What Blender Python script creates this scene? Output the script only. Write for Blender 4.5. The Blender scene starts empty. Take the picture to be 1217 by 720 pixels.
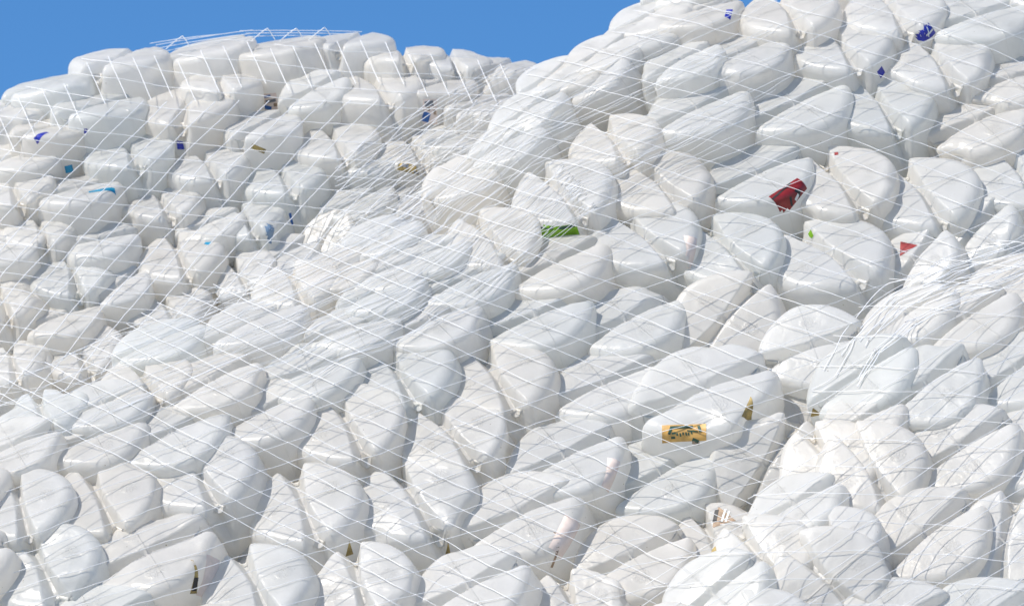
import bpy, math, random
import numpy as np
from mathutils import Vector, Matrix, noise
from mathutils.bvhtree import BVHTree

random.seed(11)
rnd = random.Random(5)
SC = bpy.context.scene
COL = SC.collection

# ------------------------------------------------------------------ camera
PW, PH = 1217.0, 720.0           # survey frame used to unproject measured points
PPM = 790.0                      # survey units per metre at the reference distance
DIST = 7.0
FPX = DIST * PPM
PITCH = math.radians(17)
CAM = Vector((0, 0, 1.6))
RIGHT = Vector((1, 0, 0))
UP = Vector((0, -math.sin(PITCH), math.cos(PITCH)))
BACK = Vector((0, -math.cos(PITCH), -math.sin(PITCH)))


def ray_dir(x, y):
    return RIGHT * ((x - PW / 2) / FPX) + UP * ((PH / 2 - y) / FPX) - BACK


def world(x, y, Z):
    """point seen at x,y whose depth is Z units nearer than the reference distance"""
    return CAM + ray_dir(x, y) * (DIST - Z / PPM)


def cvec(v):
    v = Vector(v)
    return (RIGHT * v.x + UP * v.y + BACK * v.z).normalized()


cd = bpy.data.cameras.new('camera')
cam = bpy.data.objects.new('camera', cd)
COL.objects.link(cam)
cam.location = CAM
cam.rotation_euler = (math.radians(90) + PITCH, 0, 0)
cd.sensor_width = 36
cd.lens = 36 * FPX / PW
cd.clip_start = 0.1
cd.clip_end = 5000
cd.dof.use_dof = True
cd.dof.focus_distance = 6.85
cd.dof.aperture_fstop = 9
SC.camera = cam

# ------------------------------------------------------------------ light
SUN = cvec((-0.54, 0.79, 0.16))
el = math.asin(SUN.z)
W = bpy.data.worlds.new('World')
SC.world = W
W.use_nodes = True
nt = W.node_tree
bg = nt.nodes['Background']
sky = nt.nodes.new('ShaderNodeTexSky')
sky.sky_type = 'NISHITA'
sky.sun_disc = False
sky.sun_elevation = el
sky.sun_rotation = math.atan2(SUN.x, SUN.y)
sky.air_density = 1.0
sky.dust_density = 0.0
sky.ozone_density = 6.0
hs = nt.nodes.new('ShaderNodeHueSaturation')      # the air's own clear-day blue
hs.inputs['Saturation'].default_value = 1.18
nt.links.new(sky.outputs[0], hs.inputs['Color'])
nt.links.new(hs.outputs[0], bg.inputs[0])
bg.inputs[1].default_value = 0.135
sl = bpy.data.lights.new('sun', 'SUN')
sl.energy = 4.8
sl.angle = math.radians(0.53)
sl.color = (1.0, 0.925, 0.815)
so = bpy.data.objects.new('sun', sl)
COL.objects.link(so)
so.rotation_euler = (-SUN).to_track_quat('-Z', 'Y').to_euler()
SC.view_settings.view_transform = 'Standard'
SC.view_settings.look = 'None'
SC.view_settings.exposure = 0.28
SC.view_settings.gamma = 1.0
SC.cycles.max_bounces = 12
SC.cycles.diffuse_bounces = 7
SC.cycles.transmission_bounces = 12

# ------------------------------------------------------------------ materials


def newmat(name):
    m = bpy.data.materials.new(name)
    m.use_nodes = True
    t = m.node_tree
    for n in list(t.nodes):
        t.nodes.remove(n)
    return m, t, t.nodes, t.links


def mat_plastic():
    m, t, N, L = newmat('milky_plastic')
    out = N.new('ShaderNodeOutputMaterial')
    tc = N.new('ShaderNodeTexCoord')
    oi = N.new('ShaderNodeObjectInfo')
    # tint of each jug: from faintly blue to faintly cream
    ramp = N.new('ShaderNodeValToRGB')
    e = ramp.color_ramp.elements
    e[0].position = 0.0
    e[0].color = (0.855, 0.865, 0.855, 1)
    e[1].position = 1.0
    e[1].color = (0.895, 0.875, 0.84, 1)
    x = e.new(0.4)
    x.color = (0.885, 0.88, 0.865, 1)
    L.new(oi.outputs['Random'], ramp.inputs[0])
    # faint grime and uneven wall thickness
    off = N.new('ShaderNodeVectorMath')
    off.operation = 'MULTIPLY_ADD'
    off.inputs[1].default_value = (1, 1, 1)
    L.new(tc.outputs['Object'], off.inputs[0])
    cx = N.new('ShaderNodeCombineXYZ')
    mul = N.new('ShaderNodeMath')
    mul.operation = 'MULTIPLY'
    mul.inputs[1].default_value = 37.0
    L.new(oi.outputs['Random'], mul.inputs[0])
    for i in range(3):
        L.new(mul.outputs[0], cx.inputs[i])
    L.new(cx.outputs[0], off.inputs[2])
    n1 = N.new('ShaderNodeTexNoise')
    n1.inputs['Scale'].default_value = 22
    n1.inputs['Detail'].default_value = 5
    L.new(off.outputs[0], n1.inputs['Vector'])
    r1 = N.new('ShaderNodeValToRGB')
    r1.color_ramp.elements[0].position = 0.30
    r1.color_ramp.elements[0].color = (0.93, 0.93, 0.92, 1)
    r1.color_ramp.elements[1].position = 0.62
    r1.color_ramp.elements[1].color = (1, 1, 1, 1)
    L.new(n1.outputs[0], r1.inputs[0])
    mx = N.new('ShaderNodeMix')
    mx.data_type = 'RGBA'
    mx.blend_type = 'MULTIPLY'
    mx.inputs[0].default_value = 1.0
    L.new(ramp.outputs[0], mx.inputs[6])
    L.new(r1.outputs[0], mx.inputs[7])
    # dirt specks
    v = N.new('ShaderNodeTexVoronoi')
    v.inputs['Scale'].default_value = 75
    L.new(off.outputs[0], v.inputs['Vector'])
    r2 = N.new('ShaderNodeValToRGB')
    r2.color_ramp.elements[0].position = 0.045
    r2.color_ramp.elements[0].color = (0.45, 0.40, 0.33, 1)
    r2.color_ramp.elements[1].position = 0.085
    r2.color_ramp.elements[1].color = (1, 1, 1, 1)
    L.new(v.outputs['Distance'], r2.inputs[0])
    n5 = N.new('ShaderNodeTexNoise')
    n5.inputs['Scale'].default_value = 14
    L.new(off.outputs[0], n5.inputs['Vector'])
    r5 = N.new('ShaderNodeValToRGB')
    r5.color_ramp.elements[0].position = 0.56
    r5.color_ramp.elements[1].position = 0.66
    L.new(n5.outputs[0], r5.inputs[0])
    mx2 = N.new('ShaderNodeMix')
    mx2.data_type = 'RGBA'
    mx2.blend_type = 'MULTIPLY'
    L.new(r5.outputs[0], mx2.inputs[0])
    L.new(mx.outputs[2], mx2.inputs[6])
    L.new(r2.outputs[0], mx2.inputs[7])
    colo = mx2.outputs[2]
    # bump: moulding seam, embossed scuffs, orange peel
    sep = N.new('ShaderNodeSeparateXYZ')
    L.new(tc.outputs['Object'], sep.inputs[0])
    ab = N.new('ShaderNodeMath')
    ab.operation = 'ABSOLUTE'
    L.new(sep.outputs[0], ab.inputs[0])
    mr = N.new('ShaderNodeMapRange')
    mr.inputs['From Min'].default_value = 0.0004
    mr.inputs['From Max'].default_value = 0.0018
    mr.inputs['To Min'].default_value = 1.0
    mr.inputs['To Max'].default_value = 0.0
    L.new(ab.outputs[0], mr.inputs[0])
    n2 = N.new('ShaderNodeTexNoise')
    n2.inputs['Scale'].default_value = 120
    n2.inputs['Detail'].default_value = 6
    n2.inputs['Roughness'].default_value = 0.65
    L.new(off.outputs[0], n2.inputs['Vector'])
    n3 = N.new('ShaderNodeTexNoise')
    n3.inputs['Scale'].default_value = 45
    n3.inputs['Detail'].default_value = 3
    n3.inputs['Distortion'].default_value = 1.2
    L.new(off.outputs[0], n3.inputs['Vector'])
    b1 = N.new('ShaderNodeBump')
    b1.inputs['Strength'].default_value = 0.7
    b1.inputs['Distance'].default_value = 0.0012
    L.new(mr.outputs[0], b1.inputs['Height'])
    b2 = N.new('ShaderNodeBump')
    b2.inputs['Strength'].default_value = 0.30
    b2.inputs['Distance'].default_value = 0.0012
    L.new(n2.outputs[0], b2.inputs['Height'])
    L.new(b1.outputs[0], b2.inputs['Normal'])
    b3 = N.new('ShaderNodeBump')
    b3.inputs['Strength'].default_value = 0.35
    b3.inputs['Distance'].default_value = 0.0025
    L.new(n3.outputs[0], b3.inputs['Height'])
    L.new(b2.outputs[0], b3.inputs['Normal'])
    # raised moulder's marks in the middle of each base lobe
    ay = N.new('ShaderNodeMath')
    ay.operation = 'ABSOLUTE'
    L.new(sep.outputs[1], ay.inputs[0])
    cb = N.new('ShaderNodeCombineXYZ')
    L.new(sep.outputs[0], cb.inputs[0])
    L.new(ay.outputs[0], cb.inputs[1])
    L.new(sep.outputs[2], cb.inputs[2])
    ds = N.new('ShaderNodeVectorMath')
    ds.operation = 'DISTANCE'
    ds.inputs[1].default_value = (0.006, 0.043, 0.0)
    L.new(cb.outputs[0], ds.inputs[0])
    mk = N.new('ShaderNodeMapRange')
    mk.inputs['From Min'].default_value = 0.011
    mk.inputs['From Max'].default_value = 0.014
    mk.inputs['To Min'].default_value = 1.0
    mk.inputs['To Max'].default_value = 0.0
    L.new(ds.outputs['Value'], mk.inputs[0])
    n7 = N.new('ShaderNodeTexVoronoi')
    n7.feature = 'DISTANCE_TO_EDGE'
    n7.inputs['Scale'].default_value = 210
    L.new(off.outputs[0], n7.inputs['Vector'])
    m7 = N.new('ShaderNodeMapRange')
    m7.inputs['From Min'].default_value = 0.05
    m7.inputs['From Max'].default_value = 0.135
    m7.inputs['To Min'].default_value = 1.0
    m7.inputs['To Max'].default_value = 0.0
    L.new(n7.outputs['Distance'], m7.inputs[0])
    mm = N.new('ShaderNodeMath')
    mm.operation = 'MULTIPLY'
    L.new(mk.outputs[0], mm.inputs[0])
    L.new(m7.outputs[0], mm.inputs[1])
    b4 = N.new('ShaderNodeBump')
    b4.inputs['Strength'].default_value = 0.6
    b4.inputs['Distance'].default_value = 0.001
    L.new(mm.outputs[0], b4.inputs['Height'])
    L.new(b3.outputs[0], b4.inputs['Normal'])
    b3 = b4
    p = N.new('ShaderNodeBsdfPrincipled')
    p.inputs['Roughness'].default_value = 0.29
    p.inputs['IOR'].default_value = 1.5
    L.new(colo, p.inputs['Base Color'])
    L.new(b3.outputs[0], p.inputs['Normal'])
    tr = N.new('ShaderNodeBsdfTranslucent')
    wm = N.new('ShaderNodeMix')               # the wall passes a little less blue than it takes in
    wm.data_type = 'RGBA'
    wm.blend_type = 'MULTIPLY'
    wm.inputs[0].default_value = 1.0
    wm.inputs[7].default_value = (1.0, 0.99, 0.97, 1)
    L.new(colo, wm.inputs[6])
    L.new(wm.outputs[2], tr.inputs['Color'])
    mixs = N.new('ShaderNodeMixShader')
    mixs.inputs[0].default_value = 0.60
    L.new(p.outputs[0], mixs.inputs[1])
    L.new(tr.outputs[0], mixs.inputs[2])
    L.new(mixs.outputs[0], out.inputs[0])
    return m


def mat_paper(name, col, rough=0.45, var=0.25):
    m, t, N, L = newmat(name)
    out = N.new('ShaderNodeOutputMaterial')
    p = N.new('ShaderNodeBsdfPrincipled')
    p.inputs['Roughness'].default_value = rough
    tc = N.new('ShaderNodeTexCoord')
    n = N.new('ShaderNodeTexNoise')
    n.inputs['Scale'].default_value = 90
    n.inputs['Detail'].default_value = 4
    L.new(tc.outputs['Object'], n.inputs['Vector'])
    r = N.new('ShaderNodeValToRGB')
    r.color_ramp.elements[0].position = 0.3
    r.color_ramp.elements[0].color = tuple(c * (1 - var) for c in col) + (1,)
    r.color_ramp.elements[1].position = 0.65
    r.color_ramp.elements[1].color = tuple(min(1, c * (1 + var * .4)) for c in col) + (1,)
    L.new(n.outputs[0], r.inputs[0])
    L.new(r.outputs[0], p.inputs['Base Color'])
    L.new(p.outputs[0], out.inputs[0])
    return m


PLASTIC = mat_plastic()
NETMAT = mat_paper('white_twine', (0.86, 0.86, 0.85), 0.35, 0.06)
M = {
    'gold': mat_paper('gold_paper', (0.62, 0.36, 0.10)),
    'dkgreen': mat_paper('dark_green_ink', (0.03, 0.08, 0.05)),
    'red': mat_paper('red_film', (0.25, 0.018, 0.016), .3),
    'green': mat_paper('lime_film', (0.20, 0.42, 0.015), .3),
    'navy': mat_paper('navy_film', (0.02, 0.03, 0.33), .3),
    'teal': mat_paper('teal_film', (0.01, 0.25, 0.42), .3),
    'tan': mat_paper('tan_paper', (0.40, 0.29, 0.10), .6, .5),
    'peach': mat_paper('peach_paper', (0.80, 0.66, 0.57), .6, .12),
    'kraft': mat_paper('kraft_paper', (0.34, 0.24, 0.16), .7, .5),
    'black': mat_paper('black_ink', (0.02, 0.02, 0.02)),
    'white': mat_paper('white_ink', (0.75, 0.75, 0.72)),
    'blue': mat_paper('blue_film', (0.03, 0.12, 0.36), .3),
    'grey': mat_paper('grey_ink', (0.16, 0.17, 0.19)),
    'paleblue': mat_paper('pale_blue_shading', (0.20, 0.29, 0.40), .35, .2),  # colour of the painted bluish shading on one jug wall
}

# ------------------------------------------------------------------ jug meshes


def smooth(a, b, x):
    t = max(0.0, min(1.0, (x - a) / (b - a)))
    return t * t * (3 - 2 * t)


def jug_mesh(name, seed, crumple=0.0, nphi=128, lo=False):
    """One blow-moulded jug, base at z=0 facing +Z, neck towards -Z.
    The base groove runs along local X (the diagonal of the rounded square)."""
    r = random.Random(seed)
    A, PEXP = 0.0835, 2.4
    RIM = 0.0120 + 0.006 * r.random()
    if lo:
        nphi = 40
    # denser angles near the two groove ends
    phis = []
    for k in range(nphi):
        a = 2 * math.pi * k / nphi
        phis.append(a - 0.36 * math.sin(2 * a))
    prof = []                         # (inset from wall, fraction of radius or None, z)
    nb = 6 if lo else 22
    for i in range(1, nb + 1):
        f = i / nb
        prof.append(('b', f ** 0.8, 0.0))
    nr = 3 if lo else 8
    for i in range(1, nr + 1):
        a = math.pi / 2 * i / nr
        prof.append(('r', RIM * (1 - math.sin(a)), -RIM * (1 - math.cos(a))))
    ns = 5 if lo else 22
    for i in range(1, ns + 1):
        f = i / ns
        prof.append(('s', 0.0, -RIM - f * 0.125))
    nk = 4 if lo else 9
    zt = -RIM - 0.125
    for i in range(1, nk + 1):
        f = i / nk
        a = f * math.pi / 2
        prof.append(('k', 1 - math.cos(a) * 0.0 - (1 - math.cos(a)), zt - 0.085 * math.sin(a) ** 1.3))
    off = Vector((r.uniform(-50, 50), r.uniform(-50, 50), r.uniform(-50, 50)))
    dome = r.uniform(-0.001, 0.002)
    gw = r.uniform(0.010, 0.015)
    gd = r.uniform(0.016, 0.023)
    dents = []
    for _ in range(5 + int(crumple * 7)):
        a = r.uniform(0, 2 * math.pi)
        dents.append((Vector((0.085 * math.cos(a), 0.085 * math.sin(a), r.uniform(-0.13, 0.01))),
                      r.uniform(0.025, 0.05), r.uniform(0.004, 0.009) * (1 + 2.2 * crumple)))
    lean = r.uniform(-.03, .03)
    verts, faces = [], []

    def radius(ph):
        # square turned 45 degrees: corners on X and Y
        q = ph + math.pi / 4
        c, s = abs(math.cos(q)), abs(math.sin(q))
        return A / ((c ** PEXP + s ** PEXP) ** (1 / PEXP))

    def put(x, y, z, nrm):
        u, v = abs(x), abs(y)
        k = min(1.25, u / 0.088)
        fade = smooth(-0.085, -0.012, z)
        w = (0.0065 + gw * k ** 1.25) * (0.25 + 0.75 * fade)
        d = (0.0115 + gd * k ** 1.4) * fade ** 1.5
        g = max(0.0, 1 - v / w)
        g = min(1.0, (1 + 0.25 * fade * fade) * g)
        # cushions of the two base lobes
        pt = Vector((x, y, z))
        if z > -0.02:
            pt.z += dome * (1 - (u * u + v * v) / 0.0075) + 0.0010 * math.exp(-((v - 0.035) / 0.022) ** 2) * smooth(0.08, 0.03, u)
        pt -= nrm * (d * g)
        # large soft warp, then dents, then crumple
        q = pt * 9 + off
        pt += Vector((noise.noise(q), noise.noise(q + Vector((31, 0, 0))), noise.noise(q + Vector((0, 47, 0))))) * (0.0024 + 0.008 * crumple)
        q = pt * 24 + off
        pt += nrm * noise.noise(q) * (0.0012 + 0.004 * crumple)
        if crumple > 0.2:
            q = pt * 38 + off
            pt -= nrm * abs(noise.noise(q)) * 0.007 * crumple
        for c, rad, dep in dents:
            dd = (pt - c).length / rad
            if dd < 1:
                pt -= nrm * dep * (1 - dd * dd) ** 2
        pt.x += lean * pt.z
        return tuple(pt)

    verts.append(put(0, 0, 0, Vector((0, 0, 1))))
    rings = []
    for kind, a, z in prof:
        ring = []
        for ph in phis:
            R = radius(ph)
            if kind == 'b':
                rr = (R - RIM) * a
                n = Vector((0, 0, 1))
            elif kind == 'r':
                rr = R - a
                s = 1 - a / RIM
                n = Vector((math.cos(ph) * s, math.sin(ph) * s, math.sqrt(max(0, 1 - s * s))))
            elif kind == 's':
                rr = R * (1 + 0.055 * math.sin(math.pi * min(1, -(z + RIM) / 0.125)) - 0.05 * (-(z + RIM) / 0.125) ** 3)
                n = Vector((math.cos(ph), math.sin(ph), 0))
            else:
                rr = R * 0.95 * a + 0.020 * (1 - a)
                n = Vector((math.cos(ph) * .7, math.sin(ph) * .7, -.7))
            ring.append(len(verts))
            verts.append(put(rr * math.cos(ph), rr * math.sin(ph) * 0.95, z, n))
        rings.append(ring)
    # neck
    zl = prof[-1][2]
    for z, rr in ((zl - 0.012, 0.019), (zl - 0.014, 0.0215), (zl - 0.030, 0.0215), (zl - 0.032, 0.018)):
        ring = []
        for ph in phis:
            ring.append(len(verts))
            verts.append((rr * math.cos(ph) + lean * z, rr * math.sin(ph), z))
        rings.append(ring)
    for i in range(nphi):
        faces.append((0, rings[0][i], rings[0][(i + 1) % nphi]))
    for a, b in zip(rings, rings[1:]):
        for i in range(nphi):
            j = (i + 1) % nphi
            faces.append((a[i], b[i], b[j], a[j]))
    faces.append(tuple(reversed(rings[-1])))
    me = bpy.data.meshes.new(name)
    me.from_pydata(verts, [], faces)
    me.validate()
    me.polygons.foreach_set('use_smooth', [True] * len(me.polygons))
    me.materials.append(PLASTIC)
    me.update()
    return me


PLAIN = [jug_mesh('plastic_jug', 100 + i, 0.0) for i in range(9)]
DENTED = [jug_mesh('plastic_jug', 200 + i, 0.25) for i in range(6)]
CRUMPLED = [jug_mesh('plastic_jug', 300 + i, 0.6) for i in range(5)]
BVH = {}
for me in PLAIN + DENTED + CRUMPLED:
    BVH[me.name] = BVHTree.FromPolygons([v.co[:] for v in me.vertices], [p.vertices[:] for p in me.polygons])

# ------------------------------------------------------------------ bale surfaces (survey units)
AB = [(-160, 500), (-60, 472), (0, 457), (60, 440), (130, 412), (165, 382), (210, 366), (250, 350), (300, 330), (350, 305),
      (400, 288), (440, 268), (480, 245), (520, 215), (560, 175), (585, 140), (612, 95), (640, 72), (700, 38), (760, 0), (840, -50), (960, -110)]
BC = [(1360, 235), (1217, 290), (1130, 315), (1060, 345), (1010, 390), (980, 430), (970, 490), (955, 530), (915, 580), (880, 622),
      (850, 645), (800, 678), (770, 712), (740, 760), (700, 850)]
CREST = [(-160, 160), (-60, 125), (0, 103), (60, 75), (110, 55), (150, 48), (200, 47), (260, 36), (330, 30), (420, 28), (470, 36), (520, 46), (580, 55), (640, 70), (700, 90)]


def seg_dist(px, py, poly):
    best, side = 1e9, 1
    for (ax, ay), (bx, by) in zip(poly, poly[1:]):
        dx, dy = bx - ax, by - ay
        t = max(0, min(1, ((px - ax) * dx + (py - ay) * dy) / (dx * dx + dy * dy)))
        qx, qy = ax + t * dx, ay + t * dy
        d = math.hypot(px - qx, py - qy)
        if d < best:
            best = d
            side = 1 if (dx * (py - ay) - dy * (px - ax)) > 0 else -1
    return best * side


def dB(x, y):
    return seg_dist(x, y, AB)          # + inside B (below the line)


def dC(x, y):
    return -seg_dist(x, y, BC)         # + inside C


def dA(x, y):
    return seg_dist(x, y, CREST)


def drop(d, R, s):
    if d >= R:
        return 0.0
    e = R - d
    return s * e * e / R


def surf(b, x, y):
    Y = PH / 2 - y
    if b == 'A':
        return -0.95 * Y - 230 - drop(dA(x, y), 90, 0.8)
    if b == 'B':
        return -0.95 * Y - 10 - drop(dB(x, y), 130, 0.6)
    return -0.95 * Y + 130 - drop(dC(x, y), 110, 0.6)


def bale_at(x, y):
    if dC(x, y) > 0:
        return 'C'
    if dB(x, y) > 0:
        return 'B'
    return 'A' if dA(x, y) > 0 else None


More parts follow.
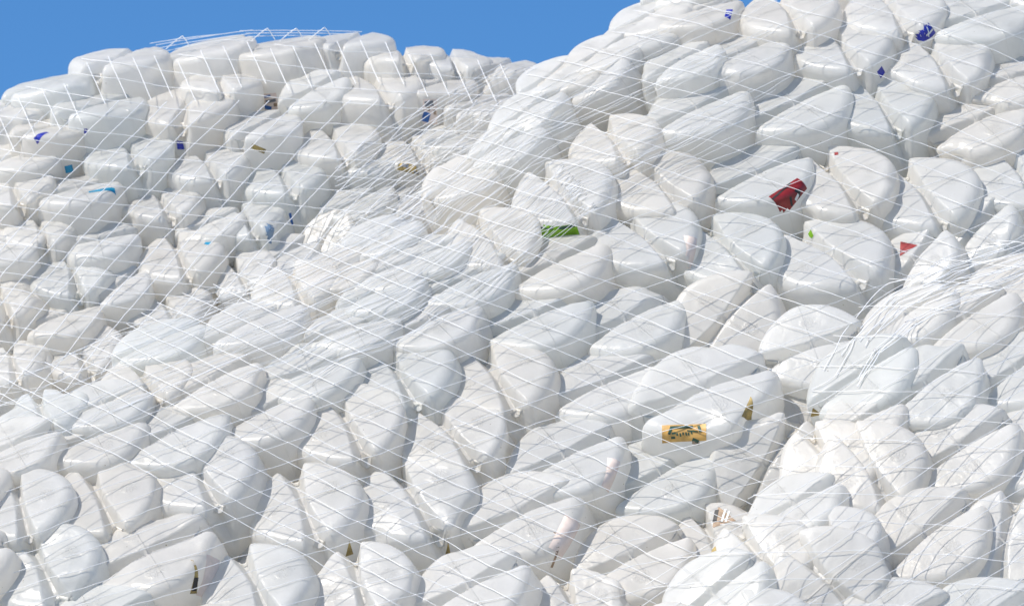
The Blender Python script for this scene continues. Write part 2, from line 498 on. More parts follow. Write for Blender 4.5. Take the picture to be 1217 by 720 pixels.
# ------------------------------------------------------------------ the jugs, measured one by one
# (bale, x, y, scale, groove angle, kind p/d/c, optional axis)
UPN = (-.12, .95, .27)
J = [
 # far left bale: crest row, seen side-on
 ('A', 56, 98, .95, 20, 'p', (-.3, .92, .22)), ('A', 142, 66, 1.0, 30, 'p', (-.15, .96, .22)), ('A', 248, 56, .9, 20, 'p', (-.35, .9, .22)),
 ('A', 330, 53, .9, 15, 'p', (-.32, .92, .2)), ('A', 418, 46, .85, 30, 'p', (-.05, .97, .2)), ('A', 478, 62, .85, -50, 'p', (-.15, .96, .22)),
 ('A', 538, 68, .8, -50, 'd', (.05, .96, .25)), ('A', 596, 76, .8, 20, 'd', (.1, .95, .28)),
 ('A', 2, 128, .95, 30, 'p', UPN), ('A', 118, 124, .95, 20, 'p', UPN), ('A', 222, 122, 1.0, 75, 'p', (-.25, .9, .35)),
 ('A', 262, 96, .8, -55, 'd', UPN), ('A', 312, 146, .8, 30, 'p', (-.2, .9, .38)), ('A', 372, 105, .72, 28, 'p', (-.4, .74, .55)),
 ('A', 448, 100, .95, -45, 'p', (-.1, .93, .36)), ('A', 520, 98, .8, 15, 'p', (.05, .95, .3)), ('A', 575, 122, .8, 15, 'd', (-.1, .92, .35)),
 ('A', 398, 165, .85, -55, 'p', (-.3, .84, .45)), ('A', 492, 175, .8, -50, 'p', (-.25, .86, .44)), ('A', 26, 182, .85, 15, 'p', (-.2, .9, .36)),
 ('A', 152, 175, .9, -50, 'p', (-.25, .87, .42)), ('A', 14, 220, .8, -60, 'd', (-.3, .84, .45)), ('A', 92, 222, .85, 14, 'p', (-.2, .9, .38)),
 ('A', 46, 268, .75, -60, 'd', (-.3, .82, .47)), ('A', 191, 234, .85, -55, 'p', (-.3, .83, .46)), ('A', 246, 192, .8, -50, 'p', (-.3, .85, .43)),
 ('A', 335, 206, .85, -55, 'p', (-.32, .82, .46)), ('A', 290, 256, .8, -50, 'c', (-.35, .8, .48)), ('A', 213, 300, .85, -60, 'p', (-.35, .78, .5)),
 ('A', 248, 264, .7, 25, 'd', (-.35, .8, .48)), ('A', 116, 283, .78, 12, 'p', (-.2, .88, .42)), ('A', 4, 290, .8, 20, 'd', (-.3, .82, .47)),
 ('A', 84, 320, .85, -65, 'c', (-.35, .78, .5)), ('A', 140, 338, .65, 40, 'p', (-.35, .78, .5)), ('A', 0, 352, .8, -55, 'c', (-.35, .8, .48)),
 ('A', 72, 376, .8, 20, 'p', (-.25, .84, .46)), ('A', 198, 360, .85, -50, 'p', (-.35, .8, .48)), ('A', 283, 322, .75, -50, 'c', (-.4, .76, .5)),
 ('A', 336, 300, .7, 30, 'd', (-.2, .8, .5)), ('A', 388, 278, .55, 60, 'd', (-.55, .45, .7)), ('A', 424, 236, .75, 30, 'p', (-.3, .84, .44)),
 ('A', 482, 234, .7, 40, 'p', (-.4, .8, .44)), ('A', 14, 424, .75, -60, 'c', (-.3, .8, .5)), ('A', 94, 414, .85, -60, 'd', (-.4, .75, .52)),
 ('A', 545, 160, .75, 20, 'p', (-.1, .92, .36)), ('A', 440, 190, .6, 20, 'p', (-.2, .9, .4)), ('A', 60, 150, .8, 15, 'p', UPN),
 # long middle bale, its far shoulder under bunched netting
 ('B', 188, 402, .85, 25, 'p', (-.35, .86, .36)), ('B', 300, 380, .95, 25, 'p', (-.35, .86, .38)), ('B', 172, 448, .85, -55, 'd', (-.35, .84, .4)),
 ('B', 250, 452, .9, 27, 'p', (-.38, .82, .43)), ('B', 122, 478, .85, 20, 'p', (-.35, .86, .38)), ('B', 48, 484, .85, -60, 'c', (-.3, .88, .36)),
 ('B', 14, 528, .8, 25, 'd', (-.38, .8, .46)), ('B', 112, 516, .9, 24, 'p', (-.38, .82, .43)), ('B', 202, 512, 1.0, 26, 'p', (-.4, .8, .45)),
 ('B', 310, 487, .95, 27, 'p', (-.4, .78, .48)), ('B', 366, 438, .9, 22, 'p', (-.38, .8, .46)), ('B', 418, 386, .85, 15, 'd', (-.3, .87, .4)),
 ('B', 512, 380, .9, 23, 'p', (-.36, .82, .44)), ('B', 350, 334, .8, -60, 'p', (-.45, .78, .44)), ('B', 460, 318, .8, 25, 'p', (-.4, .83, .4)),
 ('B', 506, 300, .8, 25, 'p', (-.42, .82, .4)), ('B', 582, 280, .9, -52, 'p', (-.46, .74, .5)), ('B', 552, 330, .9, 25, 'p', (-.4, .8, .44)),
 ('B', 452, 346, .8, 20, 'p', (-.38, .84, .38)), ('B', 400, 318, .75, 25, 'd', (-.42, .82, .38)), ('B', 450, 278, .75, 30, 'd', (-.45, .8, .38)),
 ('B', 658, 310, .95, 28, 'p', (-.4, .8, .46)), ('B', 636, 373, 1.0, 25, 'p', (-.38, .8, .47)), ('B', 590, 446, 1.0, -55, 'p', (-.42, .74, .52)),
 ('B', 472, 440, 1.0, -55, 'p', (-.42, .74, .52)), ('B', 745, 376, 1.0, 30, 'd', (-.4, .78, .48)), ('B', 716, 453, 1.0, 25, 'p', (-.38, .78, .5)),
 ('B', 834, 458, 1.2, 24, 'p', (-.33, .76, .53)), ('B', 764, 276, 1.0, -40, 'p', (-.3, .78, .55)), ('B', 782, 214, .95, -45, 'p', (-.38, .74, .55)),
 ('B', 666, 226, .95, -45, 'p', (-.44, .70, .55)), ('B', 728, 162, .85, -55, 'p', (-.46, .76, .46)), ('B', 828, 126, .95, 28, 'p', (-.4, .8, .46)),
 ('B', 700, 88, .8, 50, 'p', (-.62, .66, .42)), ('B', 762, 36, .85, 20, 'p', (-.35, .88, .33)), ('B', 826, 12, .85, 20, 'd', (-.3, .9, .33)),
 ('B', 655, 88, .7, 35, 'd', (-.5, .78, .36)), ('B', 716, 60, .8, 35, 'p', (-.5, .78, .36)), ('B', 774, 16, .85, 30, 'p', (-.45, .82, .34)), ('B', 676, 86, .7, 35, 'p', (-.5, .78, .36)), ('B', 812, -20, .85, 30, 'p', (-.45, .82, .34)), ('B', 624, 130, .75, 35, 'p', (-.55, .72, .42)), ('B', 600, 168, .75, 30, 'p', (-.52, .74, .42)),
 ('B', 546, 208, .75, 35, 'p', (-.5, .75, .42)), ('B', 880, 62, .9, 25, 'p', (-.36, .86, .38)), ('B', 810, 72, .8, 28, 'd', (-.4, .84, .38)),
 ('B', 936, 10, .95, -60, 'p', (-.25, .87, .42)), ('B', 1000, 50, .95, -60, 'p', (-.25, .85, .45)), ('B', 1062, 8, .95, -62, 'd', (-.25, .87, .43)),
 ('B', 1114, 66, 1.0, -60, 'p', (-.28, .82, .48)), ('B', 1162, 16, 1.0, 20, 'p', (-.2, .88, .43)), ('B', 1046, 118, 1.0, -60, 'p', (-.3, .8, .5)),
 ('B', 945, 122, 1.0, 25, 'p', (-.36, .8, .47)), ('B', 1160, 142, 1.0, 25, 'd', (-.38, .78, .5)), ('B', 1200, 92, .9, 20, 'p', (-.3, .85, .43)),
 ('B', 900, 204, 1.0, 25, 'p', (-.36, .8, .48)), ('B', 1000, 212, 1.0, -55, 'p', (-.36, .76, .53)), ('B', 1095, 226, 1.05, -60, 'p', (-.38, .74, .55)),
 ('B', 1212, 206, .95, -60, 'd', (-.38, .74, .55)), ('B', 1152, 278, .9, 45, 'd', (-.55, .62, .55)), ('B', 1086, 308, .8, 55, 'd', (-.55, .6, .57)),
 ('B', 986, 298, 1.08, -40, 'p', (-.3, .8, .52)), ('B', 866, 292, .95, -45, 'd', (-.42, .7, .57)), ('B', 862, 378, .98, 52, 'p', (-.35, .48, .8)),
 ('B', 965, 410, .92, 15, 'p', (-.3, .6, .72)), ('B', 932, 464, .88, 20, 'p', (-.3, .6, .70)), ('B', 912, 552, 1.0, 62, 'd', (-.38, .36, .85)),
 # middle bale, near face
 ('B', 22, 596, .9, -68, 'p', (-.42, .74, .52)), ('B', 118, 588, .95, -60, 'p', (-.42, .73, .53)), ('B', 236, 558, 1.0, -55, 'p', (-.44, .72, .53)),
 ('B', 48, 670, 1.0, -60, 'p', (-.42, .72, .55)), ('B', 175, 655, 1.05, 28, 'p', (-.42, .74, .53)), ('B', 115, 742, 1.0, 25, 'p', (-.4, .74, .53)),
 ('B', 360, 596, 1.0, -65, 'p', (-.42, .72, .55)), ('B', 490, 588, 1.05, -55, 'p', (-.42, .73, .53)), ('B', 617, 608, 1.05, 26, 'p', (-.42, .74, .53)),
 ('B', 426, 692, .95, -72, 'd', (-.42, .70, .57)), ('B', 556, 695, 1.02, 26, 'p', (-.42, .74, .53)), ('B', 302, 690, .95, -60, 'p', (-.42, .72, .55)),
 ('B', 680, 718, .9, -70, 'c', (-.35, .75, .55)), ('B', 750, 660, 1.0, 28, 'p', (-.42, .72, .55)), ('B', 784, 560, 1.0, 28, 'p', (-.42, .74, .53)),
 ('B', 670, 540, 1.0, 27, 'p', (-.42, .75, .52)), ('B', 536, 514, .95, -50, 'p', (-.42, .72, .55)), ('B', 412, 500, 1.0, -60, 'p', (-.43, .72, .54)),
 ('B', 226, 760, 1.0, 25, 'p', (-.42, .74, .53)),
 # near right bale
 ('C', 984, 546, .9, -60, 'p', (-.48, .66, .58)), ('C', 1032, 553, .95, -60, 'p', (-.42, .62, .66)), ('C', 1022, 442, 1.0, 36, 'p', (-.58, .7, .42)),
 ('C', 1100, 454, 1.0, 34, 'p', (-.48, .7, .54)), ('C', 1076, 372, .9, 33, 'p', (-.55, .74, .4)), ('C', 1146, 374, .95, 33, 'p', (-.5, .74, .46)),
 ('C', 1208, 436, 1.0, 31, 'p', (-.45, .72, .53)), ('C', 1206, 330, .9, 30, 'd', (-.5, .76, .42)), ('C', 1140, 530, 1.0, 34, 'p', (-.48, .68, .55)),
 ('C', 1222, 530, 1.0, 34, 'p', (-.46, .7, .55)), ('C', 1100, 633, 1.05, 36, 'p', (-.48, .66, .57)), ('C', 1194, 640, .95, 72, 'd', (-.4, .62, .66)),
 ('C', 986, 690, 1.0, -45, 'p', (-.3, .52, .8)), ('C', 904, 660, .9, -55, 'p', (-.48, .62, .62)), ('C', 846, 704, .95, 40, 'p', (-.6, .6, .5)),
 ('C', 1060, 738, 1.0, 20, 'p', (-.4, .7, .6)), ('C', 1168, 738, 1.0, 25, 'p', (-.4, .7, .6)), ('C', 900, 744, .9, -50, 'p', (-.45, .65, .6)),
]
MARGIN = 60
# fill the stretches where the netting hides the single outlines
def n_default(b, x, y):
    if b == 'A':
        return (-.25, .88, .40)
    if b == 'B':
        k = max(0, min(1, dB(x, y) / 200))
        return (-.45 + .05 * k, .83 - .08 * k, .36 + .16 * k)
    k = max(0, min(1, dC(x, y) / 150))
    return (-.55 + .1 * k, .72 - .04 * k, .42 + .14 * k)


for gy in range(-20, 800, 14):
    for gx in range(-50, 1280, 16):
        b = bale_at(gx, gy)
        if not b:
            continue
        e = {'A': dA(gx, gy), 'B': dB(gx, gy), 'C': dC(gx, gy)}[b]
        if e < (44 if b == 'A' else 24):
            continue
        ok = True
        for j in J:
            kx, ky = (84, 50) if j[0] == b else (55, 36)
            if j[0] == b and b != 'A' and e > 110:
                kx, ky = (104, 95) if gy > j[2] else (96, 62)
            if ((j[1] - gx) / kx) ** 2 + ((j[2] - gy) / ky) ** 2 < 1:
                ok = False
                break
        if ok:
            J.append((b, gx, gy, rnd.uniform(.75, .9), rnd.choice((24, 28, -55, -60)), rnd.choice('ppd'), n_default(b, gx, gy)))

objs = []
EDGE = []
for i, j in enumerate(J):
    b, x, y, s, ga, kind, n = j
    n = Vector((n[0] * (.7 if n[0] < -.5 else .55), n[1], n[2] * (1.0 if b == 'A' else 1.14 if y < 430 else 1.2))) + Vector((rnd.uniform(-.04, .04), rnd.uniform(-.04, .04), rnd.uniform(-.04, .04)))
    n.normalize()
    ga = math.radians(ga + rnd.uniform(-3, 3))
    gz = -(math.cos(ga) * n.x + math.sin(ga) * n.y) / n.z
    g = Vector((math.cos(ga), math.sin(ga), gz)).normalized()
    N3, G3 = cvec(n), cvec(g)
    Y3 = N3.cross(G3)
    Z = surf(b, x, y) + rnd.uniform(-8, 8) + {(965, 410): 60, (932, 464): 15, (834, 458): 50, (912, 552): 30, (862, 378): 20}.get((x, y), 0)
    P = world(x, y, Z)
    if not (-40 < x < 1250 and -30 < y < 752):
        EDGE.append((P, n, ga))
        continue
    kind = 'd' if kind == 'p' and rnd.random() < .22 else kind
    pool = {'p': PLAIN, 'd': DENTED, 'c': CRUMPLED}[kind]
    me = pool[rnd.randrange(len(pool))]
    flip = rnd.choice((1, -1))
    mw = Matrix((G3 * flip, Y3 * flip, N3)).transposed().to_4x4()
    s *= rnd.uniform(.985, 1.015) * (1.06 if b != 'A' else 1.02)
    mw = Matrix.Translation(P) @ mw @ Matrix.Scale(s, 4)
    o = bpy.data.objects.new('plastic_jug', me)
    COL.objects.link(o)
    o.matrix_world = mw
    objs.append([o, b, x, y, kind, ga, mw, mw.inverted(), me.name])

# buckets for quick line-of-sight tests
BK = {}
for k, o in enumerate(objs):
    for bx in range(int((o[2] - 150) // 60), int((o[2] + 150) // 60) + 1):
        for by in range(int((o[3] - 110) // 60), int((o[3] + 270) // 60) + 1):
            BK.setdefault((bx, by), []).append(k)


def hit(x, y, bale=None, only=None):
    d = ray_dir(x, y)
    best = None
    for k in ((only,) if only is not None else BK.get((int(x // 60), int(y // 60)), ())):
        o = objs[k]
        if bale and o[1] != bale:
            continue
        lo = o[7] @ CAM
        ld = (o[7].to_3x3() @ d)
        s = ld.length
        loc, nrm, idx, dist = BVH[o[8]].ray_cast(lo, ld / s)
        if loc is not None:
            t = dist / s
            if best is None or t < best[0]:
                best = (t, k, loc, nrm)
    return best


# ------------------------------------------------------------------ labels stuck on jugs

def patch(k, loc, nrm, outline_fn, w, h, ang, mat, name, lift=0.0006, parent=None, nx=14, ny=8, cx=0., cy=0.):
    """paper patch w x h (metres) laid on jug k round loc; ang turns it in the wall's plane"""
    o = objs[k]
    R = o[7].to_3x3()
    # screen right, brought into the wall's tangent plane
    rt = (R @ RIGHT).normalized()
    rt = (rt - nrm * rt.dot(nrm)).normalized()
    upv = nrm.cross(rt)
    if (R @ UP).dot(upv) < 0:
        upv = -upv
    c, s = math.cos(math.radians(ang)), math.sin(math.radians(ang))
    e1 = rt * c + upv * s
    e2 = upv * c - rt * s
    sc = o[6].to_scale().x
    bv = BVH[o[8]]
    verts, faces, idx = [], [], {}
    for a in range(nx + 1):
        for b in range(ny + 1):
            u, v = a / nx - .5, b / ny - .5
            u, v = outline_fn(u, v) if outline_fn else (u, v)
            p = loc + e1 * ((u * w + cx) / sc) + e2 * ((v * h + cy) / sc)
            l2, n2, i2, d2 = bv.ray_cast(p + nrm * 0.03, -nrm)
            if l2 is None or abs(d2 - 0.03) > 0.016:
                idx[a, b] = None
                continue
            idx[a, b] = len(verts)
            verts.append(tuple(l2 + nrm * lift))
    for a in range(nx):
        for b in range(ny):
            q = (idx[a, b], idx[a + 1, b], idx[a + 1, b + 1], idx[a, b + 1])
            if None not in q:
                faces.append(q)
    me = bpy.data.meshes.new(name)
    me.from_pydata(verts, [], faces)
    me.polygons.foreach_set('use_smooth', [True] * len(me.polygons))
    me.materials.append(M[mat])
    po = bpy.data.objects.new(name, me)
    COL.objects.link(po)
    po.parent = parent or o[0]
    return po


LABELLED = {}


def put_label(x, y, w, h, ang, mat, text, fn=None, marks=(), on=None):
    hh = None
    if on:
        kk = min(range(len(objs)), key=lambda q: (objs[q][2] - on[0]) ** 2 + (objs[q][3] - on[1]) ** 2)
        hh = hit(x, y, None, kk)
        fr = hit(x, y)
        print('label', text, 'on', bool(hh), 'in front', fr and fr[1] != kk and (objs[fr[1]][2], objs[fr[1]][3]))
    if not on and w > .02 and fn is None:
        # slide to the nearest spot where the whole label lies on one jug
        hw, hv = w * PPM * .5, h * PPM * .5
        for dx, dy in sorted(((a, b) for a in range(-16, 17, 2) for b in range(-16, 17, 2)), key=lambda q: q[0] ** 2 + q[1] ** 2):
            hs_ = [hit(x + dx + a * hw, y + dy + b * hv) for a, b in ((0, 0), (-1, -1), (1, -1), (1, 1), (-1, 1))]
            if all(hs_) and len({q[1] for q in hs_}) == 1 and max(q[0] for q in hs_) - min(q[0] for q in hs_) < .035:
                hh = hs_[0]
                break
    hh = hh or hit(x, y)
    if not hh:
        return
    t, k, loc, nrm = hh
    p = patch(k, loc, nrm, fn, w, h, ang, mat, 'label')
    p['label'] = text
    LABELLED.setdefault(k, []).append((mat, text))
    for (mx, my, mw_, mh_, ma, mm) in marks:
        patch(k, loc, nrm, None, mw_, mh_, ang + ma, mm, 'printed_mark', 0.0011, p, 4, 2, mx, my)


def wedge(k0, k1):
    return lambda u, v: (u, v * (k0 + (k1 - k0) * (u + .5)))



def tri(u, v):
    return (u * (.55 - v), v)


gold_marks = [(-.002, .0085, .030, .004, 0, 'dkgreen'), (-.020, -.003, .004, .013, -20, 'dkgreen'), (-.015, .002, .006, .003, 10, 'dkgreen'),
              (-.016, -.007, .006, .003, 0, 'dkgreen'), (.020, -.004, .010, .005, -25, 'dkgreen'), (.023, -.001, .004, .010, 15, 'dkgreen'),
              (.012, .0035, .016, .002, -8, 'dkgreen'), (.019, -.012, .011, .004, -10, 'kraft')]
for q, lx in enumerate((-.010, -.006, -.0015, .0025, .0065, .0105)):
    gold_marks.append((lx, -.0025 + .0004 * (q % 3), .0022, .0042 + .001 * (q % 2), 10 * (q % 2), 'dkgreen'))
put_label(813, 514, .064, .025, 1, 'gold', 'yellow paper label with dark green lettering', None, gold_marks, on=(834, 458))
put_label(940, 229, .060, .032, 46, 'red', 'torn red label with black and white print', wedge(1.2, .7),
          [(.000, -.012, .010, .004, 20, 'white'), (-.004, -.012, .004, .012, -20, 'black'), (.006, -.010, .005, .010, 30, 'black'),
           (.002, -.015, .012, .003, 45, 'black'), (-.008, .012, .045, .003, 0, 'black')], on=(900, 204))
put_label(1075, 297, .032, .028, -35, 'red', 'small red label corner', lambda u, v: (u * (.5 + v), v))
put_label(670, 277, .080, .026, 14, 'green', 'lime green label with dark edge', None, [(0, .0105, .078, .004, 0, 'dkgreen'), (-.037, 0, .003, .022, 0, 'dkgreen')], on=(666, 226))
put_label(1101, 42, .032, .022, 30, 'navy', 'dark blue label corner', wedge(.5, 1.2), [(0, 0, .03, .003, -10, 'white'), (.006, -.004, .02, .002, 60, 'white')])
put_label(1047, 86, .014, .014, 40, 'navy', 'dark blue label scrap')
put_label(866, 16, .010, .024, -10, 'navy', 'dark blue printed scrap', None, [(0, .004, .012, .002, 0, 'white'), (0, -.003, .012, .002, 0, 'white')])
put_label(215, 173, .016, .014, 10, 'navy', 'dark blue label scrap')
put_label(49, 156, .026, .009, 45, 'navy', 'blue label edge')
put_label(102, 156, .006, .008, 0, 'navy', 'blue fleck')
put_label(82, 201, .013, .012, 10, 'teal', 'teal label scrap')
put_label(121, 226, .042, .010, 12, 'teal', 'teal printed streak', wedge(.5, 1.1))
put_label(247, 289, .009, .009, 60, 'teal', 'teal fleck')
put_label(346, 260, .004, .020, 10, 'blue', 'thin blue mark')
put_label(322, 274, .016, .040, -20, 'paleblue', 'pale blue shading streak down the side')  # tinted shading put on the wall as a coloured patch
put_label(318, 121, .034, .028, 8, 'peach', 'pale label with grey and blue print', None,
          [(-.002, .009, .020, .004, 6, 'blue'), (-.008, .000, .005, .009, 0, 'grey'), (.006, .000, .018, .005, 8, 'grey'), (.002, -.010, .014, .007, -18, 'blue'), (.013, -.006, .006, .006, 0, 'kraft')])
put_label(511, 145, .023, .042, 0, 'peach', 'pale upright label with grey and blue print', None,
          [(.001, .013, .014, .009, 10, 'grey'), (-.003, .004, .006, .006, 0, 'kraft'), (-.004, -.010, .012, .016, -15, 'blue'), (.008, -.001, .004, .008, 0, 'kraft')])
put_label(307, 177, .024, .008, -25, 'tan', 'olive label strip')
put_label(485, 213, .046, .014, -14, 'tan', 'olive and black label strip', None, [(-.012, .003, .012, .006, 0, 'grey'), (.010, -.004, .010, .004, 0, 'grey')])
put_label(891, 484, .020, .034, -12, 'tan', 'olive paper corner', tri)
put_label(968, 489, .016, .014, 20, 'tan', 'olive paper corner', tri)
put_label(415, 651, .014, .022, 0, 'tan', 'olive paper tip', tri)
put_label(533, 651, .008, .020, 0, 'tan', 'olive paper tip', tri)
put_label(233, 684, .012, .052, -12, 'tan', 'olive paper edge', tri, [(0, -.012, .008, .02, 0, 'black')])
put_label(250, 686, .034, .060, -18, 'peach', 'pinkish paper backing')
put_label(727, 562, .018, .050, -18, 'peach', 'peach paper edge')
put_label(662, 655, .004, .050, -14, 'kraft', 'dark paper edge')
put_label(685, 640, .028, .06, -30, 'peach', 'peach paper backing')
put_label(822, 298, .020, .050, -12, 'peach', 'peach paper edge')
put_label(857, 612, .034, .036, 10, 'kraft', 'brown printed label corner', tri, [(-.008, 0, .006, .024, -20, 'black'), (.004, 0, .003, .026, -25, 'white'), (.010, -.002, .003, .022, -25, 'white')])
put_label(847, 655, .014, .010, 0, 'tan', 'olive scrap')
put_label(964, 279, .010, .012, 40, 'green', 'green fleck')
put_label(994, 183, .006, .006, 0, 'red', 'red fleck')

# ------------------------------------------------------------------ netting
STEP = 5


def net_surface(b, x0, x1, y0, y1, iters):
    nx, ny = int((x1 - x0) / STEP) + 1, int((y1 - y0) / STEP) + 1
    Zs = np.full((nx, ny), -1e6)
    base = np.zeros((nx, ny))
    for i in range(nx):
        for j in range(ny):
            x, y = x0 + i * STEP, y0 + j * STEP
            s = surf(b, x, y)
            base[i, j] = s - 25
            h = hit(x, y, b)
            if h:
                z = (DIST - h[0]) * PPM
                if z > s - 70:
                    Zs[i, j] = z
    H = np.maximum(Zs, base)
    floor = H + 2.2
    # a plain slope to subtract, so the cloth pulls tight across the bale and not towards the lens
    H = floor.copy()
    for _ in range(iters):
        P = np.pad(H, 1, mode='edge')
        avg = (P[:-2, 1:-1] + P[2:, 1:-1] + P[1:-1, :-2] + P[1:-1, 2:]) / 4
        H = np.maximum(floor, avg)
    return H


class Net:
    def __init__(self, b, x0, x1, y0, y1, iters, inside):
        self.b, self.x0, self.y0, self.inside = b, x0, y0, inside
        self.x1, self.y1 = x1, y1
        self.H = net_surface(b, x0, x1, y0, y1, iters)
        self.verts, self.faces = [], []
        self.so = rnd.uniform(0, 100)
        self.fam = {1: [], 2: []}

    def z(self, x, y):
        nx, ny = self.H.shape
        fx = min(max((x - self.x0) / STEP, 0), nx - 1.001)
        fy = min(max((y - self.y0) / STEP, 0), ny - 1.001)
        i, j = int(fx), int(fy)
        a, c = fx - i, fy - j
        H = self.H
        return (H[i, j] * (1 - a) + H[i + 1, j] * a) * (1 - c) + (H[i, j + 1] * (1 - a) + H[i + 1, j + 1] * a) * c

    def wob(self, x, y, amp):
        q = Vector((x / 55, y / 55, self.so))
        q2 = Vector((x / 17, y / 17, self.so + 9))
        return (x + amp * (1.6 * noise.noise(q) + .55 * noise.noise(q2)), y + amp * (1.6 * noise.noise(q + Vector((0, 0, 40))) + .55 * noise.noise(q2 + Vector((0, 0, 40)))))

    def tube(self, pts, rad):
        if len(pts) < 3:
            return
        n0 = len(self.verts)
        K = 5
        for i, p in enumerate(pts):
            d = (pts[min(i + 1, len(pts) - 1)] - pts[max(i - 1, 0)]).normalized()
            a = d.cross(BACK).normalized()
            c = d.cross(a)
            for k in range(K):
                t = 2 * math.pi * k / K
                self.verts.append(tuple(p + (a * math.cos(t) + c * math.sin(t)) * rad))
        for i in range(len(pts) - 1):
            for k in range(K):
                a = n0 + i * K + k
                c = n0 + i * K + (k + 1) % K
                self.faces.append((a, c, c + K, a + K))

    def strand(self, fn, t0, t1, step=6, rad=0.0005, amp=2, jit=0.0, check=True, fam=0):
        """fn(t)->(x,y); cut where it leaves the bale"""
        run = []
        ph = rnd.uniform(0, 50)
        n = int(abs(t1 - t0) / step)
        for i in range(n + 1):
            t = t0 + (t1 - t0) * i / n
            x, y = fn(t)
            x, y = self.wob(x, y, amp)
            if jit:
                x += jit * noise.noise(Vector((t / 70, ph, 0)))
                y += jit * noise.noise(Vector((t / 70, ph, 7)))
            if check and not self.inside(x, y):
                self.tube(run, rad)
                run = []
                continue
            run.append(world(x, y, self.z(x, y) + 1.2))
            if fam:
                self.fam[fam].append((x, y, len(run) > 1))
        self.tube(run, rad)

    def knots(self, rad):
        cells = {}
        f2 = self.fam[2]
        for a, b in zip(f2, f2[1:]):
            if b[2]:
                cells.setdefault((int(a[0] // 12), int(a[1] // 12)), []).append((a, b))
        f1 = self.fam[1]
        for a, b in zip(f1, f1[1:]):
            if not b[2]:
                continue
            cx, cy = int(a[0] // 12), int(a[1] // 12)
            for ix in (-1, 0, 1):
                for iy in (-1, 0, 1):
                    for c, d in cells.get((cx + ix, cy + iy), ()):
                        rx, ry, sx, sy = b[0] - a[0], b[1] - a[1], d[0] - c[0], d[1] - c[1]
                        det = rx * sy - ry * sx
                        if abs(det) < 1e-6:
                            continue
                        t = ((c[0] - a[0]) * sy - (c[1] - a[1]) * sx) / det
                        u = ((c[0] - a[0]) * ry - (c[1] - a[1]) * rx) / det
                        if 0 <= t < 1 and 0 <= u < 1:
                            x, y = a[0] + rx * t, a[1] + ry * t
                            p = world(x, y, self.z(x, y) + 1.2)
                            n0 = len(self.verts)
                            for k, v in enumerate((RIGHT, -RIGHT, UP, -UP, BACK, -BACK)):
                                self.verts.append(tuple(p + v * rad * rnd.uniform(.8, 1.25)))
                            for i, j, k in ((0, 2, 4), (2, 1, 4), (1, 3, 4), (3, 0, 4), (2, 0, 5), (1, 2, 5), (3, 1, 5), (0, 3, 5)):
                                self.faces.append((n0 + i, n0 + j, n0 + k))

    def build(self, label):
        me = bpy.data.meshes.new('netting')
        me.from_pydata(self.verts, [], self.faces)
        me.polygons.foreach_set('use_smooth', [True] * len(me.polygons))
        me.materials.append(NETMAT)
        o = bpy.data.objects.new('netting', me)
        COL.objects.link(o)
        o['label'] = label
        o['category'] = 'net'
        o['group'] = 'nets stretched over the jugs'


# --- far left bale
def inA(x, y):
    return -60 < x < 720 and dA(x, y) > 3 and dB(x, y) < 30 and (dA(x, y) > 45 or hit(x, y - 3, 'A') is not None)


nA = Net('A', -60, 720, 20, 500, 140, inA)
c = -60
while c < 520:
    nA.strand(lambda t, c=c: (t, c + 0.10 * (t - 300) - 0.00012 * (t - 300) ** 2), -60, 700, amp=1.7, rad=.0006)
    c += rnd.uniform(17, 26)
c = -420
while c < 900:
    nA.strand(lambda t, c=c: (c + .80 * (420 - t) + .0004 * (420 - t) ** 2, t), 500, 120, amp=1.7, rad=.0007)
    c += rnd.uniform(26, 36)
c = -60
while c < 700:
    yc = dict()
    def crest_y(x):
        for (ax, ay), (bx, by) in zip(CREST, CREST[1:]):
            if ax <= x <= bx:
                return ay + (by - ay) * (x - ax) / (bx - ax)
        return 60
    y0 = crest_y(c) - 25
    while y0 < 160 and not hit(c, y0, 'A'):
        y0 += 2
    nA.strand(lambda t, c=c, y0=y0: (c + .45 * t, y0 + t), 8, 58, step=4, amp=.5, rad=.0006)
    c += rnd.uniform(24, 30)
# bundled strands pulled towards the notch between the bales
for k in range(26):
    c = 95 + k * 6.5
    nA.strand(lambda t, c=c: (t, c - .60 * (t - 560) + rnd.uniform(-.3, .3)), 400, 660, amp=2, rad=.0006, jit=4)
# strands bridging in the air along the crest
def air(x0, y0, x1, y1, zoff=0, sag=2, rad=.0005):
    pts = []
    for i in range(21):
        f = i / 20
        x, y = x0 + (x1 - x0) * f, y0 + (y1 - y0) * f + sag * 4 * f * (1 - f)
        pts.append(world(x, y, surf('A', x, 60) + zoff))
    nA.tube(pts, rad)
for (a, b_, c_, d_) in ((178, 52, 262, 41), (185, 54, 300, 36), (190, 57, 300, 40), (192, 62, 290, 44), (285, 37, 430, 38), (292, 40, 420, 41), (295, 44, 380, 43)):
    air(a, b_, c_, d_, 0, -1.0)
for (xx, yy) in ((217, 43), (318, 34), (386, 33), (352, 34)):
    air(xx - 20, yy + 16, xx, yy, 2, -1, .0007)
    air(xx, yy, xx + 9, yy + 14, 2, -1, .0007)

nA.build('white netting hung over the shaded far left bale up to the sky line')


# --- middle bale
def inB(x, y):
    return -60 < x < 1270 and dB(x, y) > (-14 if x < 600 else 0) and dC(x, y) < 25 and y < 770 and (x < 600 or dB(x, y) > 45 or hit(x, y - 3, 'B') is not None)


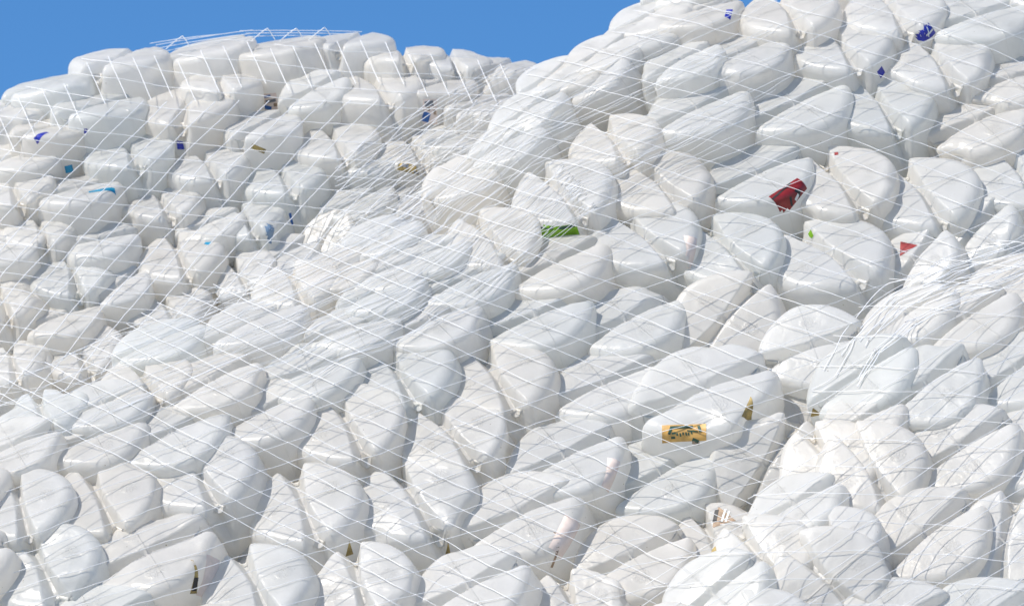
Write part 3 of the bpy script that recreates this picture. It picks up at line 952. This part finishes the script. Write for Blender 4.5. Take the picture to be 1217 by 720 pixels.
nB = Net('B', -60, 1275, -40, 775, 160, inB)
c = -330.
while c < 1000:
    s = .34 + .12 * (c - 200) / 500
    kq = max(0, .00020 * (1 - (c - 150) / 450))
    nB.strand(lambda t, c=c, s=s, kq=kq: (t, c + s * (t - 1000) + kq * (t - 1000) ** 2), -60, 1270, amp=1.7, fam=1)
    c += rnd.uniform(25, 33)
c = -160.
while c < 900:
    m_ = .5 - .24 * max(-100, c) / 600
    nB.strand(lambda t, c=c, m_=m_: (t, c - m_ * (t - 800)), -60, 1270, amp=1.7, fam=2)
    c += rnd.uniform(26, 34)


def along(poly, off):
    pts = []
    L = [0]
    for (ax, ay), (bx, by) in zip(poly, poly[1:]):
        L.append(L[-1] + math.hypot(bx - ax, by - ay))

    def fn(t):
        for k in range(len(poly) - 1):
            if t <= L[k + 1] or k == len(poly) - 2:
                f = (t - L[k]) / (L[k + 1] - L[k])
                (ax, ay), (bx, by) = poly[k], poly[k + 1]
                l = L[k + 1] - L[k]
                nx_, ny_ = -(by - ay) / l, (bx - ax) / l
                return ax + (bx - ax) * f + nx_ * off, ay + (by - ay) * f + ny_ * off
    return fn, L[-1]


RID = [(-60, 470), (60, 440), (190, 385), (300, 340), (400, 296), (480, 252), (550, 195), (620, 135), (700, 95), (800, 45), (900, -5)]
for k in range(62):
    off = -6 + 150 * (k / 62) ** 1.4 + rnd.uniform(-2, 2)
    fn, LL = along(RID, off)
    a = rnd.uniform(0, LL * .55) if k < 45 else rnd.uniform(LL * .3, LL * .6)
    nB.strand(fn, a, min(LL, a + rnd.uniform(250, 700)), amp=2, rad=.00038, jit=5)
nB.knots(.0014)
nB.build('white diamond mesh netting stretched over the long middle bale')


# --- near right bale
def inC(x, y):
    return 700 < x < 1275 and dC(x, y) > -14 and y < 775


nC = Net('C', 700, 1275, 240, 775, 160, inC)
c = 150.
while c < 900:
    nC.strand(lambda t, c=c: (t, c + .04 * (t - 1100) + .00025 * (t - 1060) ** 2), 700, 1275, amp=1.7, fam=1)
    c += rnd.uniform(26, 36)
c = 300.
while c < 1100:
    nC.strand(lambda t, c=c: (t, c - .62 * (t - 1050)), 700, 1275, amp=1.7, fam=2)
    c += rnd.uniform(20, 32)
RIC = [(1275, 268), (1217, 292), (1130, 318), (1060, 350), (1010, 395), (985, 440)]
for k in range(16):
    fn, LL = along(RIC, -(-6 + k * 3.2 + rnd.uniform(-2, 2)))
    a = rnd.uniform(0, LL * .3)
    nC.strand(fn, a, min(LL, a + rnd.uniform(120, 300)), amp=2, rad=.0007, jit=8)
nC.knots(.0014)
nC.build('white netting over the near right bale, strands bunched along its upper edge')

# ------------------------------------------------------------------ jugs packed deep inside the bales, too many and too hidden to count
LO = [jug_mesh('packed_jug', 400 + i, 0.2, lo=True) for i in range(3)]
LOV = [([v.co.copy() for v in me.vertices], [tuple(p.vertices) for p in me.polygons]) for me in LO]
for me in LO:
    bpy.data.meshes.remove(me)
dv, df = [], []


def deep(P, n, ga):
    n = Vector(n).normalized()
    gz = -(math.cos(ga) * n.x + math.sin(ga) * n.y) / n.z
    N3, G3 = cvec(n), cvec((math.cos(ga), math.sin(ga), gz))
    mw = Matrix.Translation(P) @ Matrix((G3, N3.cross(G3), N3)).transposed().to_4x4() @ Matrix.Scale(.95, 4)
    vs, fs = LOV[rnd.randrange(3)]
    b0 = len(dv)
    dv.extend(tuple(mw @ v) for v in vs)
    df.extend(tuple(b0 + i for i in f) for f in fs)


for b in 'ABC':
    for layer in (85, 200):
        for iy, gy in enumerate(range(-40, 1010, 78)):
            for gx in range(-110 + (55 if iy % 2 else 0), 1340, 112):
                if b == 'A' and (dA(gx, gy) < 50 or gy > 520 or gx > 760):
                    continue
                if b == 'B' and (dB(gx, gy) < 60):
                    continue
                if b == 'C' and (dC(gx, gy) < 60 or gx < 760):
                    continue
                Z = surf(b, gx, gy) - layer
                nn = n_default(b, gx, gy)
                P = world(gx, gy, Z)
                deep(P, nn, math.radians(rnd.choice((25, -58))))
# the face of the stack going on below, down to the ground
gy = 830
while True:
    P0 = world(608, gy, surf('B', 608, min(gy, 1000)) - 0 + max(0, gy - 1000) * .1)
    if P0.z < 0.05 or gy > 4000:
        break
    for gx in range(-140, 1400, 118):
        P = world(gx + (59 if (gy // 90) % 2 else 0), gy, surf('B', 608, min(gy, 1000)) + max(0, gy - 1000) * .1 - 20)
        deep(P, (-.42, .73, .53), math.radians(rnd.choice((25, -58))))
    gy += 90
for P, n, ga in EDGE:
    deep(P, n, ga)
me = bpy.data.meshes.new('packed_jugs')
me.from_pydata(dv, [], df)
me.polygons.foreach_set('use_smooth', [True] * len(me.polygons))
me.materials.append(PLASTIC)
o = bpy.data.objects.new('packed_jugs', me)
COL.objects.link(o)
o['kind'] = 'stuff'
o['label'] = 'milky white plastic jugs packed deep inside the netted bales'
o['category'] = 'packed jugs'

# ------------------------------------------------------------------ ground
gm, t, Nn, Ll = newmat('concrete_yard')
out = Nn.new('ShaderNodeOutputMaterial')
p = Nn.new('ShaderNodeBsdfPrincipled')
p.inputs['Roughness'].default_value = .9
n = Nn.new('ShaderNodeTexNoise')
n.inputs['Scale'].default_value = .8
n.inputs['Detail'].default_value = 8
r = Nn.new('ShaderNodeValToRGB')
r.color_ramp.elements[0].color = (.20, .19, .18, 1)
r.color_ramp.elements[1].color = (.34, .33, .31, 1)
tc = Nn.new('ShaderNodeTexCoord')
Ll.new(tc.outputs['Object'], n.inputs['Vector'])
Ll.new(n.outputs[0], r.inputs[0])
Ll.new(r.outputs[0], p.inputs['Base Color'])
Ll.new(p.outputs[0], out.inputs[0])
me = bpy.data.meshes.new('ground')
S = 2000
me.from_pydata([(-S, -S, 0), (S, -S, 0), (S, S, 0), (-S, S, 0)], [], [(0, 1, 2, 3)])
me.materials.append(gm)
g = bpy.data.objects.new('ground', me)
COL.objects.link(g)
g['kind'] = 'structure'
g['label'] = 'grey concrete yard under the stack of bales'

# ------------------------------------------------------------------ names for the jugs
MARKS = [((813, 514), 'the yellow lettered label'), ((941, 226), 'the torn red label'), ((1075, 297), 'the small red label corner'),
         ((670, 282), 'the lime green strip'), ((1101, 42), 'the white-lined dark blue label'), ((215, 173), 'the dark blue scrap'),
         ((121, 226), 'the teal streak'), ((318, 121), 'the small blue and tan label'), ((511, 145), 'the upright blue and tan label'),
         ((485, 213), 'the olive and black strip'), ((640, 72), 'the notch in the sky line'), ((760, 0), 'the top end of the right slope'),
         ((0, 720), 'the lower left corner'), ((1217, 720), 'the lower right corner'), ((0, 103), 'the left end of the sky line'),
         ((1217, 0), 'the upper right corner'), ((857, 612), 'the brown printed corner'), ((233, 684), 'the olive paper edge'),
         ((322, 274), 'the pale blue shading streak'), ((415, 651), 'the olive paper tip'), ((608, 720), 'the middle of the bottom edge'),
         ((1217, 360), 'the middle of the right edge'), ((0, 360), 'the middle of the left edge')]
DIRS = ['right', 'upper right', 'top', 'upper left', 'left', 'lower left', 'bottom', 'lower right']
WORD = {'right': 'to the right of', 'left': 'to the left of', 'top': 'straight above', 'bottom': 'straight below',
        'upper right': 'to the upper right of', 'upper left': 'to the upper left of', 'lower left': 'to the lower left of', 'lower right': 'to the lower right of'}
ORD = ['nearest', 'second', 'third', 'fourth', 'fifth', 'sixth', 'seventh', 'eighth', 'ninth', 'tenth']
shown = [k for k, o in enumerate(objs) if -40 < o[2] < 1250 and -30 < o[3] < 752]
best = {}
for (mx, my), mt in MARKS:
    sect = {}
    for k in shown:
        o = objs[k]
        dx, dy = o[2] - mx, my - o[3]
        q = int(round(math.degrees(math.atan2(dy, dx)) / 45)) % 8
        sect.setdefault(q, []).append((math.hypot(dx, dy), k))
    for q, lst in sect.items():
        for rk, (dd, k) in enumerate(sorted(lst)):
            if rk < len(ORD):
                c = (rk + dd / 140, rk, q, mt)
                if k not in best or c < best[k]:
                    best[k] = c
seen = set()
BN = {'A': 'jugs in the shaded far left bale', 'B': 'jugs in the long middle bale', 'C': 'jugs in the near right bale'}
for k, o in enumerate(objs):
    look = {'p': 'pinch-ended' if o[5] < 0 else 'slant-grooved', 'd': 'dented', 'c': 'crumpled'}[o[4]]
    if k in best:
        c = best[k]
        pos = '%s %s %s' % (ORD[c[1]], WORD[DIRS[c[2]]], c[3])
    else:
        pos = 'mostly cut off by the edge at %d of its bale' % k
    lab = '%s white jug, %s' % (look, pos)
    own = LABELLED.get(k)
    if own and own[0][1] not in ('olive paper corner', 'olive paper tip', 'pale blue shading on the side', 'dark blue label scrap'):
        lab2 = 'milky white jug with %s' % own[0][1]
        if lab2 not in seen and 4 <= len(lab2.split()) <= 16:
            lab = lab2
    assert lab not in seen, lab
    seen.add(lab)
    o[0]['label'] = lab
    o[0]['category'] = 'jug'
    o[0]['group'] = BN[o[1]]
print('jugs', len(objs), 'verts net', len(nA.verts), len(nB.verts), len(nC.verts), [objs[k][2:4] for k in range(len(objs)) if k not in best])
